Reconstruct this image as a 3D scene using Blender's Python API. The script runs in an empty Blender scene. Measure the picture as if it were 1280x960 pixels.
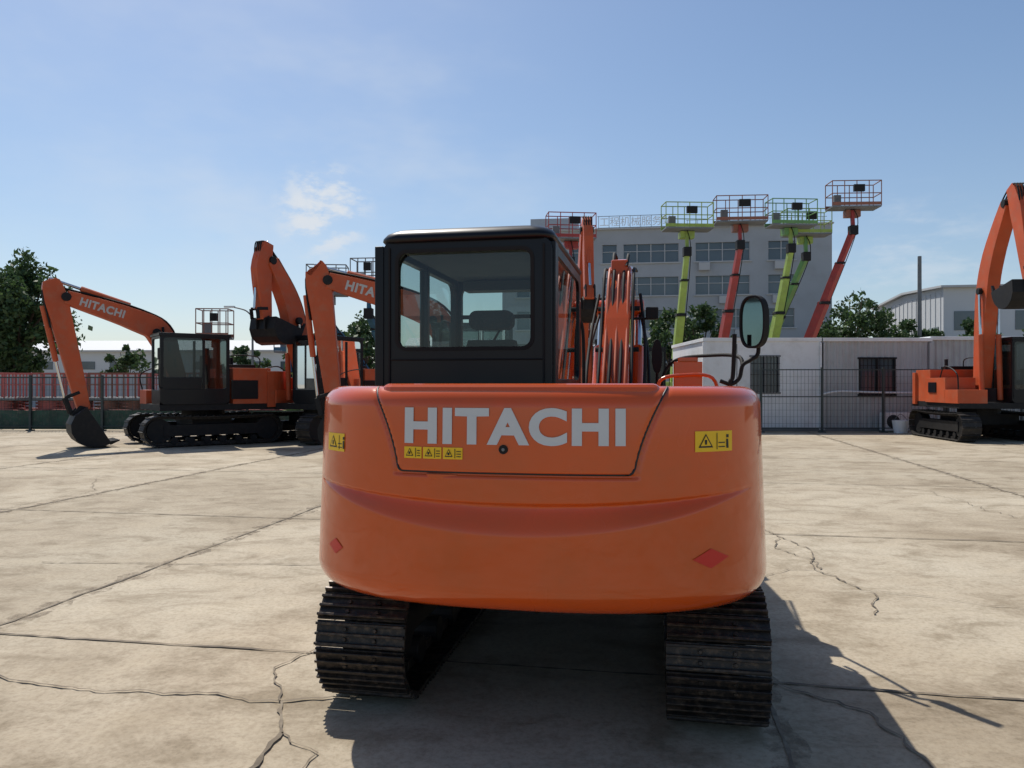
import bpy, math, random
from mathutils import Vector, Matrix
random.seed(7)
S=bpy.context.scene
S.view_settings.view_transform='Standard'
S.view_settings.look='None'
S.view_settings.exposure=0
# ------------------------------------------------------------------ materials
def nmat(name,col,rough=0.5,metal=0.0,coat=0.0,var=0.0,vscale=3.0,bump=0.0,bscale=60.0,dirt=None,dirt_amt=0.0,spec=0.5):
    m=bpy.data.materials.new(name); m.use_nodes=True
    nt=m.node_tree; b=nt.nodes['Principled BSDF']
    b.inputs['Roughness'].default_value=rough; b.inputs['Metallic'].default_value=metal
    b.inputs['Coat Weight'].default_value=coat; b.inputs['Coat Roughness'].default_value=0.03
    b.inputs['Specular IOR Level'].default_value=spec
    tc=nt.nodes.new('ShaderNodeTexCoord')
    c=nt.nodes.new('ShaderNodeRGB'); c.outputs[0].default_value=(*col,1)
    out=c.outputs[0]
    if var>0:
        n=nt.nodes.new('ShaderNodeTexNoise'); n.inputs['Scale'].default_value=vscale; n.inputs['Detail'].default_value=3
        nt.links.new(tc.outputs['Object'],n.inputs['Vector'])
        mr=nt.nodes.new('ShaderNodeMapRange'); mr.inputs['From Min'].default_value=.3; mr.inputs['From Max'].default_value=.7
        mr.inputs['To Min'].default_value=1-var; mr.inputs['To Max'].default_value=1+var
        nt.links.new(n.outputs[0],mr.inputs['Value'])
        hs=nt.nodes.new('ShaderNodeHueSaturation'); nt.links.new(mr.outputs[0],hs.inputs['Value']); nt.links.new(out,hs.inputs['Color'])
        out=hs.outputs[0]
        rr=nt.nodes.new('ShaderNodeMapRange'); rr.inputs['To Min'].default_value=max(0.02,rough-.12); rr.inputs['To Max'].default_value=min(1,rough+.15)
        nt.links.new(n.outputs[0],rr.inputs['Value']); nt.links.new(rr.outputs[0],b.inputs['Roughness'])
    if dirt:
        n2=nt.nodes.new('ShaderNodeTexNoise'); n2.inputs['Scale'].default_value=vscale*2.7; n2.inputs['Detail'].default_value=5; n2.inputs['Roughness'].default_value=.65
        nt.links.new(tc.outputs['Object'],n2.inputs['Vector'])
        m2=nt.nodes.new('ShaderNodeMapRange'); m2.inputs['From Min'].default_value=.48; m2.inputs['From Max'].default_value=.72; m2.inputs['To Max'].default_value=dirt_amt
        nt.links.new(n2.outputs[0],m2.inputs['Value'])
        mx=nt.nodes.new('ShaderNodeMixRGB'); mx.inputs[2].default_value=(*dirt,1)
        nt.links.new(m2.outputs[0],mx.inputs[0]); nt.links.new(out,mx.inputs[1]); out=mx.outputs[0]
    nt.links.new(out,b.inputs['Base Color'])
    if bump>0:
        n3=nt.nodes.new('ShaderNodeTexNoise'); n3.inputs['Scale'].default_value=bscale; n3.inputs['Detail'].default_value=2
        nt.links.new(tc.outputs['Object'],n3.inputs['Vector'])
        bp=nt.nodes.new('ShaderNodeBump'); bp.inputs['Strength'].default_value=bump; bp.inputs['Distance'].default_value=.01
        nt.links.new(n3.outputs[0],bp.inputs['Height']); nt.links.new(bp.outputs[0],b.inputs['Normal'])
    return m
def glassmat(name,tint,rough=.02,body=(.02,.025,.025),opaq=.15):
    m=bpy.data.materials.new(name); m.use_nodes=True; nt=m.node_tree; nt.nodes.clear()
    o=nt.nodes.new('ShaderNodeOutputMaterial')
    tr=nt.nodes.new('ShaderNodeBsdfTransparent'); tr.inputs[0].default_value=(*tint,1)
    df=nt.nodes.new('ShaderNodeBsdfDiffuse'); df.inputs[0].default_value=(*body,1)
    gl=nt.nodes.new('ShaderNodeBsdfGlossy'); gl.inputs['Roughness'].default_value=rough; gl.inputs[0].default_value=(.9,.95,1,1)
    fr=nt.nodes.new('ShaderNodeFresnel'); fr.inputs[0].default_value=1.5
    m1=nt.nodes.new('ShaderNodeMixShader'); m1.inputs[0].default_value=opaq
    m2=nt.nodes.new('ShaderNodeMixShader')
    nt.links.new(tr.outputs[0],m1.inputs[1]); nt.links.new(df.outputs[0],m1.inputs[2])
    nt.links.new(fr.outputs[0],m2.inputs[0]); nt.links.new(m1.outputs[0],m2.inputs[1]); nt.links.new(gl.outputs[0],m2.inputs[2])
    nt.links.new(m2.outputs[0],o.inputs[0]); return m
ORANGE=nmat('orange_paint',(.60,.080,.003),.22,coat=.75,var=.05,vscale=1.4,dirt=(.36,.10,.025),dirt_amt=.22,spec=.3)
ORANGE_B=nmat('orange_paint_weathered',(.50,.090,.030),.45,var=.12,vscale=1.5,dirt=(.36,.17,.10),dirt_amt=.4,spec=.3)
BLACK=nmat('black_cab_paint',(.004,.005,.008),.32,coat=.05,var=.1,spec=.28)
DARK=nmat('dark_frame',(.009,.009,.010),.6,var=.2,dirt=(.06,.05,.04),dirt_amt=.2,spec=.3)
RUBBER=nmat('rubber',(.010,.010,.010),.7,spec=.3)
STEEL=nmat('track_steel',(.026,.021,.018),.45,metal=.35,var=.3,vscale=9,dirt=(.19,.13,.085),dirt_amt=.55,bump=.3)
TRACKD=nmat('track_steel_weathered',(.024,.021,.019),.6,metal=.3,var=.3,vscale=4,dirt=(.13,.11,.085),dirt_amt=.4)
CHROME=nmat('chrome_rod',(.6,.6,.6),.15,metal=1)
GREYL=nmat('grey_lettering',(.56,.57,.575),.35,var=.03,vscale=8)
GREYB=nmat('lettering_dull',(.46,.44,.42),.5)
YEL=nmat('yellow_label',(.85,.52,.005),.45,var=.04)
INK=nmat('label_ink',(.008,.008,.008),.5)
REDD=nmat('red_reflector',(.58,.012,.008),.3)
SEAT=nmat('seat_fabric',(.04,.043,.047),.85,var=.2,vscale=8,bump=.3)
INTER=nmat('interior_plastic',(.04,.042,.045),.6,var=.1)
GLASS=glassmat('cab_glass',(.66,.76,.73),opaq=.05,body=(.10,.12,.12))
GLASSD=glassmat('cab_glass_dark',(.40,.46,.46),opaq=.15)
MIRROR=nmat('mirror_glass',(.35,.38,.40),.06,metal=1)
LIME=nmat('lime_paint',(.27,.38,.07),.5,var=.15,dirt=(.2,.2,.1),dirt_amt=.4)
GREEN=nmat('green_paint',(.12,.27,.08),.5,var=.15,dirt=(.15,.18,.1),dirt_amt=.4)
REDP=nmat('red_paint',(.32,.035,.032),.5,var=.15,dirt=(.2,.08,.06),dirt_amt=.4)
BROWNP=nmat('rust_orange_paint',(.24,.09,.055),.5,var=.15,dirt=(.15,.1,.08),dirt_amt=.4)
BLUEP=nmat('blue_paint',(.04,.14,.23),.5,var=.15)
GREYP=nmat('grey_metal',(.16,.165,.17),.5,metal=.2,var=.15)
WHITEP=nmat('white_panel',(.74,.75,.75),.5,var=.05,vscale=.8,dirt=(.42,.39,.35),dirt_amt=.35)
CORR=nmat('grey_corrugated',(.42,.425,.42),.5,var=.08,vscale=.6,dirt=(.28,.25,.21),dirt_amt=.4)
FENCEM=nmat('fence_metal',(.03,.045,.045),.55,var=.2)
CONCB=nmat('building_render',(.36,.385,.415),.85,var=.07,vscale=.25,dirt=(.27,.28,.29),dirt_amt=.4)  # bluish distance haze is worked into this wall colour
WHITEB=nmat('warehouse_cladding',(.56,.58,.60),.6,var=.05,vscale=.2)
WGLASS=nmat('window_glass',(.07,.095,.115),.12,spec=.8,var=.25,vscale=.35)
FRAMEW=nmat('window_frame',(.45,.46,.47),.5)
BARK=nmat('bark',(.09,.065,.045),.9,var=.3,bump=.5,bscale=12)
CRACK=nmat('joint_dirt',(.14,.112,.080),.95,var=.45,vscale=3,dirt=(.28,.235,.175),dirt_amt=.8)
CRACK2=nmat('crack_dirt',(.16,.128,.09),.95,var=.45,vscale=3,dirt=(.30,.25,.18),dirt_amt=.9)
def leafmat(name,c1,c2):
    m=bpy.data.materials.new(name); m.use_nodes=True; nt=m.node_tree; b=nt.nodes['Principled BSDF']
    g=nt.nodes.new('ShaderNodeNewGeometry'); r=nt.nodes.new('ShaderNodeValToRGB')
    r.color_ramp.elements[0].color=(*c1,1); r.color_ramp.elements[1].color=(*c2,1)
    nt.links.new(g.outputs['Random Per Island'],r.inputs[0]); nt.links.new(r.outputs[0],b.inputs['Base Color'])
    b.inputs['Roughness'].default_value=.6
    t=nt.nodes.new('ShaderNodeBsdfTranslucent'); nt.links.new(r.outputs[0],t.inputs[0])
    mx=nt.nodes.new('ShaderNodeMixShader'); mx.inputs[0].default_value=.3
    o=nt.nodes['Material Output']
    nt.links.new(b.outputs[0],mx.inputs[1]); nt.links.new(t.outputs[0],mx.inputs[2]); nt.links.new(mx.outputs[0],o.inputs[0])
    return m
LEAF=leafmat('leaves',(.03,.06,.022),(.08,.14,.045))
LEAFD=leafmat('leaves_far',(.045,.07,.045),(.08,.12,.065))
# ------------------------------------------------------------------ mesh builder
class P:
    def __init__(s): s.v=[];s.f=[];s.m=[];s.mats=[]
    def mi(s,mat):
        if mat not in s.mats: s.mats.append(mat)
        return s.mats.index(mat)
    def add(s,vs,fs,mat,M=None):
        o=len(s.v); k=s.mi(mat)
        for v in vs:
            v=Vector(v)
            s.v.append(tuple(M@v) if M is not None else tuple(v))
        for f in fs: s.f.append([i+o for i in f]); s.m.append(k)
    def box(s,c,d,mat,M=None,R=None):
        x,y,z=[a/2 for a in d]
        vs=[Vector((i*x,j*y,k*z)) for i in(-1,1) for j in(-1,1) for k in(-1,1)]
        if R is not None: vs=[R@v for v in vs]
        vs=[v+Vector(c) for v in vs]
        s.add(vs,[(0,1,3,2),(4,6,7,5),(0,4,5,1),(2,3,7,6),(0,2,6,4),(1,5,7,3)],mat,M)
    def beam(s,p0,p1,w,h,mat,M=None,up=(0,0,1)):
        p0=Vector(p0);p1=Vector(p1);d=(p1-p0); L=d.length; d.normalize()
        u=Vector(up)
        if abs(d.dot(u))>.98:u=Vector((0,1,0))
        x=d.cross(u).normalized(); z=x.cross(d)
        R=Matrix((x,d,z)).transposed()
        s.box((p0+p1)/2,(w,L,h),mat,M,R)
    def cyl(s,p0,p1,r,mat,n=12,r1=None,M=None,cap=True):
        p0=Vector(p0);p1=Vector(p1);d=(p1-p0).normalized(); r1=r if r1 is None else r1
        u=Vector((0,0,1)) if abs(d.z)<.95 else Vector((1,0,0))
        a=d.cross(u).normalized(); b=d.cross(a)
        vs=[];
        for i in range(n):
            t=2*math.pi*i/n; q=a*math.cos(t)+b*math.sin(t); vs+= [p0+q*r,p1+q*r1]
        fs=[(2*i,2*i+1,(2*i+3)%(2*n),(2*i+2)%(2*n)) for i in range(n)]
        if cap: fs+=[[2*i for i in range(n)][::-1],[2*i+1 for i in range(n)]]
        s.add(vs,fs,mat,M)
    def tube(s,pts,r,mat,n=8,M=None,smooth=True):
        pts=[Vector(p) for p in pts]
        if smooth and len(pts)>2:
            q=[]
            for i in range(len(pts)-1):
                p0=pts[max(i-1,0)];p1=pts[i];p2=pts[i+1];p3=pts[min(i+2,len(pts)-1)]
                for k in range(6):
                    t=k/6; q.append(.5*((2*p1)+(-p0+p2)*t+(2*p0-5*p1+4*p2-p3)*t*t+(-p0+3*p1-3*p2+p3)*t**3))
            q.append(pts[-1]); pts=q
        vs=[];fs=[];prev=None
        for i,p in enumerate(pts):
            d=(pts[min(i+1,len(pts)-1)]-pts[max(i-1,0)]).normalized()
            if prev is None:
                u=Vector((0,0,1)) if abs(d.z)<.9 else Vector((1,0,0)); a=d.cross(u).normalized()
            else: a=(prev-d*prev.dot(d)).normalized()
            prev=a; b=d.cross(a)
            for k in range(n):
                t=2*math.pi*k/n; vs.append(p+(a*math.cos(t)+b*math.sin(t))*r)
        for i in range(len(pts)-1):
            for k in range(n): fs.append((i*n+k,(i+1)*n+k,(i+1)*n+(k+1)%n,i*n+(k+1)%n))
        s.add(vs,fs,mat,M)
    def prism(s,poly,axis,a0,a1,mat,M=None):
        def mk(p,a):
            if axis=='x': return (a,p[0],p[1])
            if axis=='z': return (p[0],p[1],a)
            return (p[0],a,p[1])
        n=len(poly); vs=[mk(p,a0) for p in poly]+[mk(p,a1) for p in poly]
        fs=[list(range(n))[::-1],list(range(n,2*n))]+[(i,(i+1)%n,n+(i+1)%n,n+i) for i in range(n)]
        s.add(vs,fs,mat,M)
    def ribbon(s,pts,ws,x0,t,mat,M=None,steps=5):
        q=[];w=[]
        V=[Vector((p[0],p[1])) for p in pts]
        for i in range(len(V)-1):
            p0=V[max(i-1,0)];p1=V[i];p2=V[i+1];p3=V[min(i+2,len(V)-1)]
            for k in range(steps):
                u=k/steps
                q.append(.5*((2*p1)+(-p0+p2)*u+(2*p0-5*p1+4*p2-p3)*u*u+(-p0+3*p1-3*p2+p3)*u**3)); w.append(ws[i]*(1-u)+ws[i+1]*u)
        q.append(V[-1]); w.append(ws[-1])
        L=[];Rr=[]
        for i,p in enumerate(q):
            d=(q[min(i+1,len(q)-1)]-q[max(i-1,0)]).normalized(); nn=Vector((-d.y,d.x))
            L.append(p+nn*w[i]/2); Rr.append(p-nn*w[i]/2)
        n=len(q); vs=[]
        for x in (x0-t/2,x0+t/2):
            vs+=[(x,p.x,p.y) for p in L]+[(x,p.x,p.y) for p in Rr]
        fs=[]
        for i in range(n-1):
            fs+=[(i,i+1,n+i+1,n+i),(2*n+i,3*n+i,3*n+i+1,2*n+i+1),(i,2*n+i,2*n+i+1,i+1),(n+i,n+i+1,3*n+i+1,3*n+i)]
        fs+=[(0,n,3*n,2*n),(n-1,3*n-1,4*n-1,2*n-1)]
        s.add(vs,fs,mat,M)
    def ring(s,outer,inner,axis,a0,a1,mat,M=None):
        def mk(p,a):
            if axis=='x': return (a,p[0],p[1])
            if axis=='z': return (p[0],p[1],a)
            return (p[0],a,p[1])
        n=len(outer)
        vs=[mk(p,a0) for p in outer]+[mk(p,a0) for p in inner]+[mk(p,a1) for p in outer]+[mk(p,a1) for p in inner]
        fs=[]
        for i in range(n):
            j=(i+1)%n
            fs+=[(i,j,n+j,n+i),(2*n+i,3*n+i,3*n+j,2*n+j),(i,2*n+i,2*n+j,j),(n+i,n+j,3*n+j,3*n+i)]
        s.add(vs,fs,mat,M)
    def build(s,name,parent=None,bevel=0,smooth=False,seg=2,M=None,subsurf=0):
        me=bpy.data.meshes.new(name); me.from_pydata(s.v,[],s.f); 
        for m in s.mats: me.materials.append(m)
        me.polygons.foreach_set('material_index',s.m)
        if smooth: me.polygons.foreach_set('use_smooth',[True]*len(s.f))
        me.validate(); me.update()
        import bmesh
        bm=bmesh.new(); bm.from_mesh(me); bmesh.ops.recalc_face_normals(bm,faces=bm.faces); bm.to_mesh(me); bm.free()
        o=bpy.data.objects.new(name,me); S.collection.objects.link(o)
        if parent: o.parent=parent
        if M is not None: o.matrix_local=M
        if bevel>0:
            b=o.modifiers.new('bevel','BEVEL'); b.width=bevel; b.segments=seg; b.limit_method='ANGLE'; b.angle_limit=math.radians(35)
        return o
def empty(name,loc,yaw=0):
    e=bpy.data.objects.new(name,None); e.empty_display_size=.3; S.collection.objects.link(e)
    e.location=loc; e.rotation_euler=(0,0,yaw); return e
def rrect(cx,cy,w,h,r,n=6):
    pts=[]
    for (sx,sy,a) in((1,1,0),(-1,1,90),(-1,-1,180),(1,-1,270)):
        for k in range(n+1):
            t=math.radians(a+90*k/n)
            pts.append((cx+sx*(w/2-r)+r*math.cos(t),cy+sy*(h/2-r)+r*math.sin(t)))
    return pts
def text_mesh(txt,offset=.02):
    c=bpy.data.curves.new('tmp','FONT'); c.body=txt; c.size=1; c.offset=offset; c.resolution_u=6; c.space_character=1.10
    o=bpy.data.objects.new('tmp',c); S.collection.objects.link(o)
    bpy.context.view_layer.update()
    dg=bpy.context.evaluated_depsgraph_get(); me=o.evaluated_get(dg).to_mesh()
    vs=[v.co.copy() for v in me.vertices]; fs=[list(p.vertices) for p in me.polygons]
    o.evaluated_get(dg).to_mesh_clear(); bpy.data.objects.remove(o); bpy.data.curves.remove(c)
    x0=min(v.x for v in vs);x1=max(v.x for v in vs);y0=min(v.y for v in vs);y1=max(v.y for v in vs)
    return [((v.x-x0)/(x1-x0),(v.y-y0)/(y1-y0)) for v in vs],fs
TXT=text_mesh('HITACHI',.042)
# ------------------------------------------------------------------ track
def track(part,xc,w,y0,y1,R,pitch,mat,detail=True):
    L=(y1-R)-(y0+R); per=2*L+2*math.pi*R; n=int(round(per/pitch)); pit=per/n
    for i in range(n):
        s=i*pit
        if s<L: y=y0+R+s; z=0; ny,nz=0,-1
        elif s<L+math.pi*R:
            a=(s-L)/R; y=y1-R+R*math.sin(a); z=R-R*math.cos(a); ny,nz=math.sin(a),-math.cos(a)
        elif s<2*L+math.pi*R:
            q=s-L-math.pi*R; y=y1-R-q; z=2*R-.025*math.sin(math.pi*q/L); ny,nz=0,1
        else:
            a=(s-2*L-math.pi*R)/R; y=y0+R-R*math.sin(a); z=R+R*math.cos(a); ny,nz=-math.sin(a),math.cos(a)
        N=Vector((0,ny,nz)); T=Vector((0,-nz,ny)); X=Vector((1,0,0))
        RR=Matrix((X,T,N)).transposed()
        g=.028 if detail else .03
        jit=Vector((random.uniform(-.003,.003),0,0))
        c=Vector((xc,y,z+g+.008))+jit
        part.box(c-N*.012,(w,pit*.93,.016),mat,R=RR)
        if detail:
            for k in(-.36,0,.36):
                part.box(c+N*.006+T*pit*k,(w*.995,.013,.026),mat,R=RR)
            part.box(c-N*.045+X*.07,(.035,pit*.98,.055),mat,R=RR)
            part.box(c-N*.045-X*.07,(.035,pit*.98,.055),mat,R=RR)
            for sx in(-1,1):
                for sy in(-.18,.18):
                    part.cyl(c+X*sx*.075+T*pit*sy-N*.004,c+X*sx*.075+T*pit*sy+N*.010,.011,mat,6)
        else:
            part.box(c+N*.006+T*pit*.3,(w,.02,.04),mat,R=RR)
            part.box(c-N*.05,(w*.35,pit*.98,.07),mat,R=RR)
# ================================================================== MAIN EXCAVATOR
YAW=-math.radians(10.8)
ex=empty('excavator',(.32,4.83,0),YAW)
for nm,xc in(('track_left',-.82),('track_right',.85)):
    p=P(); track(p,xc,.45,-1.33,1.35,.29,.132,STEEL); p.build(nm,ex,bevel=.002,seg=1)
    p=P()
    for yy in(-1.02,1.04):
        p.cyl((xc-.05,yy,.33),(xc+.05,yy,.33),.24,DARK,24); p.cyl((xc-.14,yy,.33),(xc+.14,yy,.33),.12,DARK,16)
    for k in range(5): p.cyl((xc-.12,-.7+.35*k,.13),(xc+.12,-.7+.35*k,.13),.075,DARK,14)
    p.box((xc,0,.36),(.2,1.75,.22),DARK)
    p.build('track_frame',ex,bevel=.01)
p=P()
p.box((0,0,.42),(1.5,.9,.22),DARK); p.cyl((0,0,.5),(0,0,.68),.45,DARK,32)
p.box((0,1.55,.33),(2.1,.06,.44),DARK); p.beam((-.4,.3,.42),(-.45,1.55,.35),.12,.12,DARK); p.beam((.4,.3,.42),(.45,1.55,.35),.12,.12,DARK)
p.build('undercarriage_frame',ex,bevel=.015)
# counterweight surface
W=1.085; D=.80; YC=-.95; NE=2.6; Z0=.655; Z1=1.59
def inset(z):
    o=max(0,(z-.78))*.035
    r=.085
    if z>Z1-r: o+=r-math.sqrt(max(0,r*r-(z-(Z1-r))**2))
    r=.11
    if z<Z0+r: o+=r-math.sqrt(max(0,r*r-((Z0+r)-z)**2))
    return o
def sst(a,b,x):
    t=max(0,min(1,(x-a)/(b-a))); return t*t*(3-2*t)
def panel_half(z): 
    t=max(0,(z-1.235)/(1.59-1.235)); return .495+.02*t+.115*t**1.6
def disp(x,z):
    d=0
    zu=1.115+.055*(x/1.02)**2; zl=.985+.185*(x/1.02)**2
    if abs(x)<1.02 and zu>zl+.002:
        f=(zu-zl)
        if zl-.02<z<zu:
            dep=.038*min(1,f/.07)
            t=(zu-z)/f
            if t<.14: d+=dep*sst(0,.14,t)
            else: d+=dep*(1-sst(.10,1.1,t)*1.0)
    if z>1.2:
        hw=panel_half(z)
        e=min(hw-abs(x),z-1.235)
        d-=.007*sst(-.004,.008,e)
        d+=.010*(sst(-.022,-.006,e)-sst(-.006,.002,e))
    return d
def surfY(x,z):
    o=inset(z)+disp(x,z); w=W-o; dd=D-o
    return YC-dd*(max(0,1-abs(x/w)**NE))**(1/NE)
zs=[]
r=.11
for k in range(13): zs.append(Z0+r-r*math.cos(math.pi/2*k/12))
k=zs[-1]
while k<Z1-.085-.006: k+=.006; zs.append(k)
for k in range(13): zs.append(Z1-.085+.085*math.sin(math.pi/2*k/12))
zs=sorted(zs)
NC=300
vs=[];fs=[]
for zi,z in enumerate(zs):
    row=[]
    w0=W-inset(z)
    for y in (-.45,-.7): row.append((-w0,y,z))
    for c in range(NC+1):
        th=math.pi+math.pi*c/NC; cs=math.cos(th); x=w0*math.copysign(abs(cs)**(2/NE),cs)
        x=max(-w0*.99999,min(w0*.99999,x))
        o=inset(z)+disp(x,z); dd=D-o
        y=YC-dd*(max(0,1-abs(x/w0)**NE))**(1/NE)
        row.append((x,y,z))
    for y in (-.7,-.45): row.append((w0,y,z))
    vs+=row
nc=NC+5
for i in range(len(zs)-1):
    for j in range(nc-1): fs.append((i*nc+j,i*nc+j+1,(i+1)*nc+j+1,(i+1)*nc+j))
fs.append(list(range(nc))); fs.append(list(range((len(zs)-1)*nc,len(zs)*nc)))
fs.append([i*nc for i in range(len(zs))]+[i*nc+nc-1 for i in range(len(zs))][::-1])
p=P(); p.add(vs,fs,ORANGE); cw=p.build('counterweight',ex,smooth=True)
n=len(cw.data.polygons)
for k in(1,2,3): cw.data.polygons[n-k].use_smooth=False
# panel seam
pts=[]
for k in range(30):
    z=1.585-(1.585-1.26)*k/29; pts.append((-panel_half(z),z))
hb=panel_half(1.235)
for k in range(1,8):
    a=math.pi+math.pi/2*k/8; pts.append((-hb+.025+.025*math.cos(a)-.0,1.26+.025*math.sin(a)))
for k in range(41): pts.append((-hb+.025+(2*hb-.05)*k/40,1.235))
left=[q for q in pts if q[0]<-hb+.03]
pts=pts+[(-x,z) for x,z in left[::-1]]
p=P(); p.tube([(x,surfY(x,z)+.001,z) for x,z in pts],.0055,INK,6,smooth=False)
p.build('panel_seam',ex,smooth=True)
def conform(part,poly,mat,lift=.003,nx=1):
    part.add([(x,surfY(x,z)-lift,z) for x,z in poly],[list(range(len(poly)))],mat)
def cgrid(part,x0,x1,z0,z1,mat,lift,n=6):
    vs=[];fs=[]
    for i in range(n+1):
        x=x0+(x1-x0)*i/n
        for z in(z0,z1): vs.append((x,surfY(x,z)-lift,z))
    for i in range(n): fs.append((2*i,2*i+2,2*i+3,2*i+1))
    part.add(vs,fs,mat)
p=P()
tv,tf=TXT
p.add([(-.462+.924*x,surfY(-.462+.924*x,1.35+.153*y)-.004,1.35+.153*y) for x,y in tv],tf,GREYL)
o=p.build('rear_lettering',ex)
so=o.modifiers.new('s','SOLIDIFY'); so.thickness=.0015
p=P()
def warn(x0,x1,z0,z1,two=True):
    cgrid(p,x0,x1,z0,z1,YEL,.003)
    h=z1-z0; w=h*.85; cx=x0+w*.62 if two else (x0+x1)/2
    def tri(s,l,m):
        conform(p,[(cx-w*.42*s,z0+h*.5-h*.3*s),(cx+w*.42*s,z0+h*.5-h*.3*s),(cx,z0+h*.5+h*.38*s)],m,l)
    tri(1,.005,INK); tri(.72,.006,YEL)
    conform(p,[(cx-.004,z0+h*.35),(cx+.004,z0+h*.35),(cx+.005,z0+h*.58),(cx-.005,z0+h*.58)],INK,.007)
    if two:
        xm=x0+w*1.25
        cgrid(p,xm,xm+.003,z0+h*.1,z0+h*.9,INK,.005,1)
        if x1-x0>.11:
            xr=(xm+x1)/2
            conform(p,[(xr+.008,z0+h*.15),(xr+.018,z0+h*.15),(xr+.016,z0+h*.6),(xr+.008,z0+h*.6)],INK,.005)
            conform(p,[(xr+.008,z0+h*.66),(xr+.018,z0+h*.66),(xr+.018,z0+h*.82),(xr+.008,z0+h*.82)],INK,.005)
            for q in(.2,.4): conform(p,[(xr-.025,z0+h*q),(xr+.002,z0+h*q),(xr+.002,z0+h*(q+.05)),(xr-.025,z0+h*(q+.05))],INK,.005)
        else:
            for q in(.2,.42,.64): cgrid(p,xm+.008,x1-.006,z0+h*q,z0+h*(q+.07),INK,.005,1)
warn(-.912,-.79,1.297,1.377); warn(.737,.892,1.323,1.407)
warn(-.463,-.383,1.289,1.337); warn(-.376,-.294,1.289,1.337); warn(-.287,-.202,1.289,1.337)
for (a,b,z0,z1) in((-.885,-.79,.838,.908),(.727,.877,.85,.93)):
    cx=(a+b)/2; cz=(z0+z1)/2; nn_=6
    for i in range(nn_):
        xa=a+(b-a)*i/nn_; xb=a+(b-a)*(i+1)/nn_
        ha=(z1-z0)/2*(1-abs(xa-cx)/((b-a)/2)); hb_=(z1-z0)/2*(1-abs(xb-cx)/((b-a)/2))
        po=[(xa,cz-ha),(xb,cz-hb_),(xb,cz+hb_),(xa,cz+ha)]
        if ha<1e-6: po=po[0:3]
        if hb_<1e-6: po=[po[0],po[1],po[3]]
        conform(p,po,REDD,.004)
p.build('labels',ex)
p=P()
yy=surfY(-.03,1.333); p.cyl((-.03,yy+.01,1.333),(-.03,yy-.006,1.333),.019,RUBBER,20); p.cyl((-.03,yy-.006,1.333),(-.03,yy-.009,1.333),.007,GREYP,12)
p.build('panel_lock',ex,bevel=.003)
p=P()
p.prism([(-.365,1.226),(-.225,1.226),(-.245,1.203),(-.345,1.203)],'y',surfY(-.3,1.215)-.0015,surfY(-.3,1.215)+.02,ORANGE)
p.build('panel_handle',ex,bevel=.003)
# hood top
poly=[(x,surfY(x,1.5)+.035) for x in [-.60+1.2*k/24 for k in range(25)]]+[(.60,-.3),(-.60,-.3)]
p=P(); p.prism(poly,'z',1.45,1.602,ORANGE); p.build('engine_hood',ex,bevel=.03,seg=3,smooth=False)
p=P()
p.box((0,.1,.72),(1.9,2.5,.12),DARK); p.box((.1,1.15,.75),(1.7,.4,.35),DARK); p.box((0,-.5,.60),(1.0,1.6,.1),DARK)  # deck lengthened, front box and belly plate added to keep sunlight out underneath
p.box((.68,-.1,1.12),(.78,1.1,.72),ORANGE)
p.box((.70,.72,1.0),(.70,.5,.5),ORANGE)
p.box((-.47,-.1,.85),(.98,1.9,.18),ORANGE)
p.box((.05,-1.0,.85),(1.6,.6,.35),DARK)
p.build('upper_body',ex,bevel=.04,seg=3)
p=P()
p.box((.80,.95,1.55),(.20,.18,.42),ORANGE); p.box((.80,.95,1.775),(.14,.14,.03),ORANGE)
p.tube([(.6,.55,1.45),(.6,.55,1.62),(.75,.55,1.66),(.95,.55,1.64),(1.0,.55,1.45)],.013,ORANGE)
p.build('fuel_filler_guard',ex,bevel=.02)
# ---------------------------------------------------------------- cab
cab=P()
X0,X1=-.93,.03; Y0,Y1=-.715,.83; ZB,ZT=1.0,2.40
cab.ring(rrect((X0+X1)/2,(ZB+ZT)/2,X1-X0,ZT-ZB,.07),rrect(-.46,2.066,.762,.540,.055),'y',Y0,Y0+.06,BLACK)
for xs,xe in((X0,X0+.045),(X1-.045,X1)):
    cab.ring(rrect((Y0+Y1)/2+.03,(ZB+ZT)/2,Y1-Y0-.06,ZT-ZB,.07),rrect(.10,1.98,1.25,.70,.09),'x',xs,xe,BLACK)
cab.ring(rrect((X0+X1)/2,(ZB+ZT)/2,X1-X0-.02,ZT-ZB,.07),rrect(-.45,1.83,.82,1.0,.07),'y',Y1-.05,Y1,BLACK)
cab.box(((X0+X1)/2,(Y0+Y1)/2,1.02),(X1-X0-.1,Y1-Y0-.1,.05),BLACK)
cab.box((X0+.02,.02,2.0),(.055,.05,.72),BLACK)
cab.box((X1-.0,Y0+.09,1.95),(.03,.12,.85),BLACK)
cab.box((X0-.015,Y0+.05,1.88),(.05,.12,.98),BLACK)
for sx in(X0+.045,X1-.045): cab.box((sx,Y0-.004,1.9),(.012,.012,.92),RUBBER)
cab.box(((X0+X1)/2,Y0-.004,1.735),(.86,.010,.010),RUBBER)
cab.build('cab_frame',ex,bevel=.010,seg=3)
rf=P(); vs=[];fs=[]
lv=[(.0,2.385,.09),(-.012,2.40,.09),(-.012,2.415,.1),(.005,2.44,.1),(.04,2.462,.11),(.10,2.475,.12),(.3,2.482,.12)]
N0=None
for (ins,z,r) in lv:
    pl=rrect((X0+X1)/2,(Y0+Y1)/2,X1-X0-2*ins,Y1-Y0-2*ins+.03,r,8); vs+=[(a,b,z) for a,b in pl]; N0=len(pl)
for i in range(len(lv)-1):
    for j in range(N0): fs.append((i*N0+j,i*N0+(j+1)%N0,(i+1)*N0+(j+1)%N0,(i+1)*N0+j))
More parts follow.
